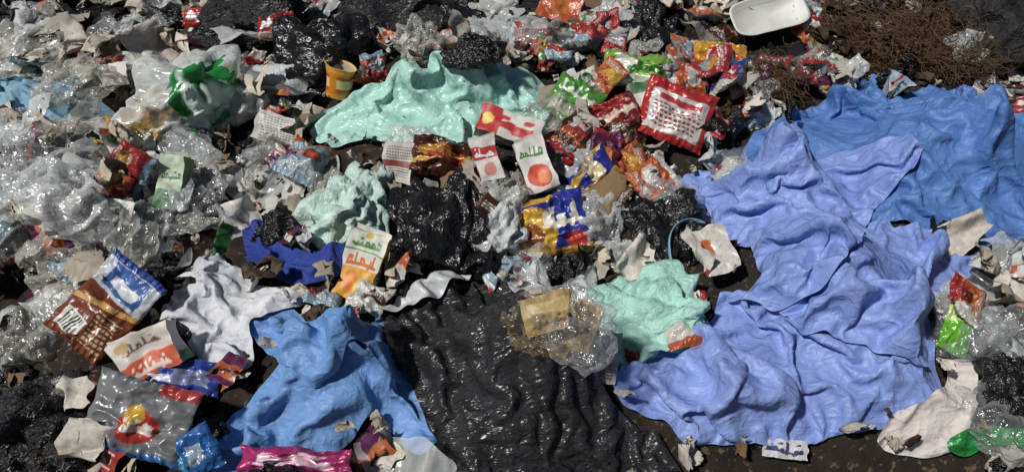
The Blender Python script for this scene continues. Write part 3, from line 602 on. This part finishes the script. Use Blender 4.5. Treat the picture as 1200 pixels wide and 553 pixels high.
def scatter(n,kinds,probs,smin,smax,zlo,zhi,tilt,xr=(-3.0,3.0),yr=(.62,4.1),margin=0.0,bagk=1.0):
    x=R.uniform(xr[0],xr[1],n); y=R.uniform(yr[0],yr[1],n)
    keep=np.abs(x)<(y*.76+.5)
    keep&=~((np.abs(x-.72)<.42)&(y<.90))
    big=margin<=-.035
    if big: keep&=~((x<-.35)&(x>-1.0)&(y<1.3))
    for poly,cl in POLYS:
        ins=inpoly(x,y,poly); idx=np.where(ins)[0]
        if len(idx):
            d=dpoly(x[idx],y[idx],poly); keep[idx[d>cl*.3+margin]]=False
        if big:
            idx=np.where(keep)[0]; d=dpoly(x[idx],y[idx],poly); keep[idx[d<-margin]]=False
    for cx,cy,rx,ry in BAGEX:
        keep&=((x-cx)/rx)**2+((y-cy)/ry)**2>bagk
    x=x[keep];y=y[keep]; h=H(x,y)
    ch=R.choice(len(kinds),len(x),p=np.array(probs)/sum(probs))
    for q in range(len(x)):
        kd=kinds[ch[q]]; s=R.uniform(smin,smax)
        if x[q]>1.25 and y[q]>2.3+.25*(x[q]-1.25) and kd in ('packet','wrap','sack','milky','film') and R.rand()<.75: kd='brown' if R.rand()<.6 else 'dark'
        L=LIB[kd]; me=L[R.randint(len(L))]
        o=bpy.data.objects.new('scrap',me); sc.collection.objects.link(o); o.parent=pile
        o.location=(x[q],y[q],h[q]+R.uniform(zlo,zhi)+(.1*s if kd!='sack' else -.1*s)); o.rotation_euler=(R.normal()*tilt+.15,R.normal()*tilt,R.uniform(0,6.28)); o.scale=(s,s*R.uniform(.7,1.1),s*R.uniform(.7,1.2)*(.6 if kd=='sack' else 1))
K=['paper','tissue','film','milky','wrap','brown','dark','kraft','packet']
scatter(2200,K,[15,16,2,3,12,10,14,2,5],.07,.18,-.02,.03,.5)
scatter(1200,K,[11,12,8,10,9,4,9,1,12],.08,.18,.02,.06,.45,margin=-.02)
scatter(110,['sack'],[1],.12,.24,.0,.03,.3,margin=-.04)
scatter(200,['film','milky','tissue','paper'],[8,6,6,3],.14,.26,.03,.08,.4,xr=(-2.4,-.7),yr=(1.3,3.0),margin=-.04)
scatter(200,['packet','paper'],[10,4],.10,.18,.03,.07,.4,xr=(.0,1.3),yr=(1.7,3.4),margin=-.04)
scatter(380,['brown','tissue','dark','milky'],[12,7,8,1],.10,.24,.02,.09,.5,xr=(.9,2.8),yr=(2.4,4.2),margin=-.04)
scatter(240,['dark','brown'],[8,3],.14,.3,.03,.08,.5,xr=(-2.6,2.8),yr=(2.9,4.2),margin=-.04)  # extra dark scraps at the far end, added to imitate night light falling off
scatter(2200,['small','paper','brown','wrap','tissue'],[6,8,7,5,6],.015,.055,.0,.07,.8)
print('litter',len(bpy.data.objects),round(time.time()-T0,1))
def tangle(px,py,wpx,n,seed):
    r=np.random.RandomState(seed); c,s=P(px,py); w=wpx*s; V=[];F=[]
    for k in range(n):
        p=np.array([r.normal()*w*.25,r.normal()*w*.25,.03+abs(r.normal())*.04]); d=r.normal(size=3); d[2]*=.4; d/=np.linalg.norm(d)
        L=r.uniform(.02,.05); t=.0009*r.uniform(.6,1.8); prev=None
        for q in range(9):
            up=np.cross(d,[0,0,1.]); up/=np.linalg.norm(up)+1e-6; b=len(V); V+= [p+up*t,p-up*t,p+np.array([0,0,t*1.5])]
            if prev is not None:
                for e in range(3): F.append((prev+e,prev+(e+1)%3,b+(e+1)%3,b+e))
            prev=b; p=p+d*L*.35; d=d+r.normal(size=3)*.35; d[2]-=(p[2]-.05)*1.5; d/=np.linalg.norm(d); p[2]=max(p[2],-.01)
    o=mk('fibre_tangle',V,F,M['fiber']); o.location=c
for a in [(960,40,90,1100,1),(1075,50,90,1100,2),(1010,75,70,700,3),(1120,85,70,600,4),(900,110,50,400,5)]: tangle(*a)
# ------------------------------------------------------------------ camera & light
cam=bpy.data.cameras.new('camera'); co=bpy.data.objects.new('camera',cam); sc.collection.objects.link(co); co.location=(0,0,CZ); co.rotation_euler=(PIT,0,0)
cam.sensor_width=36; cam.lens=18/TH; cam.clip_end=1000; cam.clip_start=.05; sc.camera=co
sd=Vector((-.42,-.22,.72)).normalized()
su=bpy.data.lights.new('sun','SUN'); so=bpy.data.objects.new('sun',su); sc.collection.objects.link(so); su.energy=3.6; su.angle=math.radians(4); su.color=(1,.97,.92)
so.rotation_euler=sd.to_track_quat('Z','Y').to_euler()
w=bpy.data.worlds.new('World'); sc.world=w; w.use_nodes=True; nt=w.node_tree; bg=nt.nodes['Background']
sk=nt.nodes.new('ShaderNodeTexSky'); sk.sky_type='NISHITA'; sk.sun_disc=False; sk.sun_elevation=math.asin(sd.z); sk.sun_rotation=math.atan2(sd.x,sd.y)
nt.links.new(sk.outputs[0],bg.inputs[0]); bg.inputs[1].default_value=.026
sc.view_settings.view_transform='Standard'; sc.view_settings.look='None'; sc.view_settings.exposure=0
print('DONE',round(time.time()-T0,1))
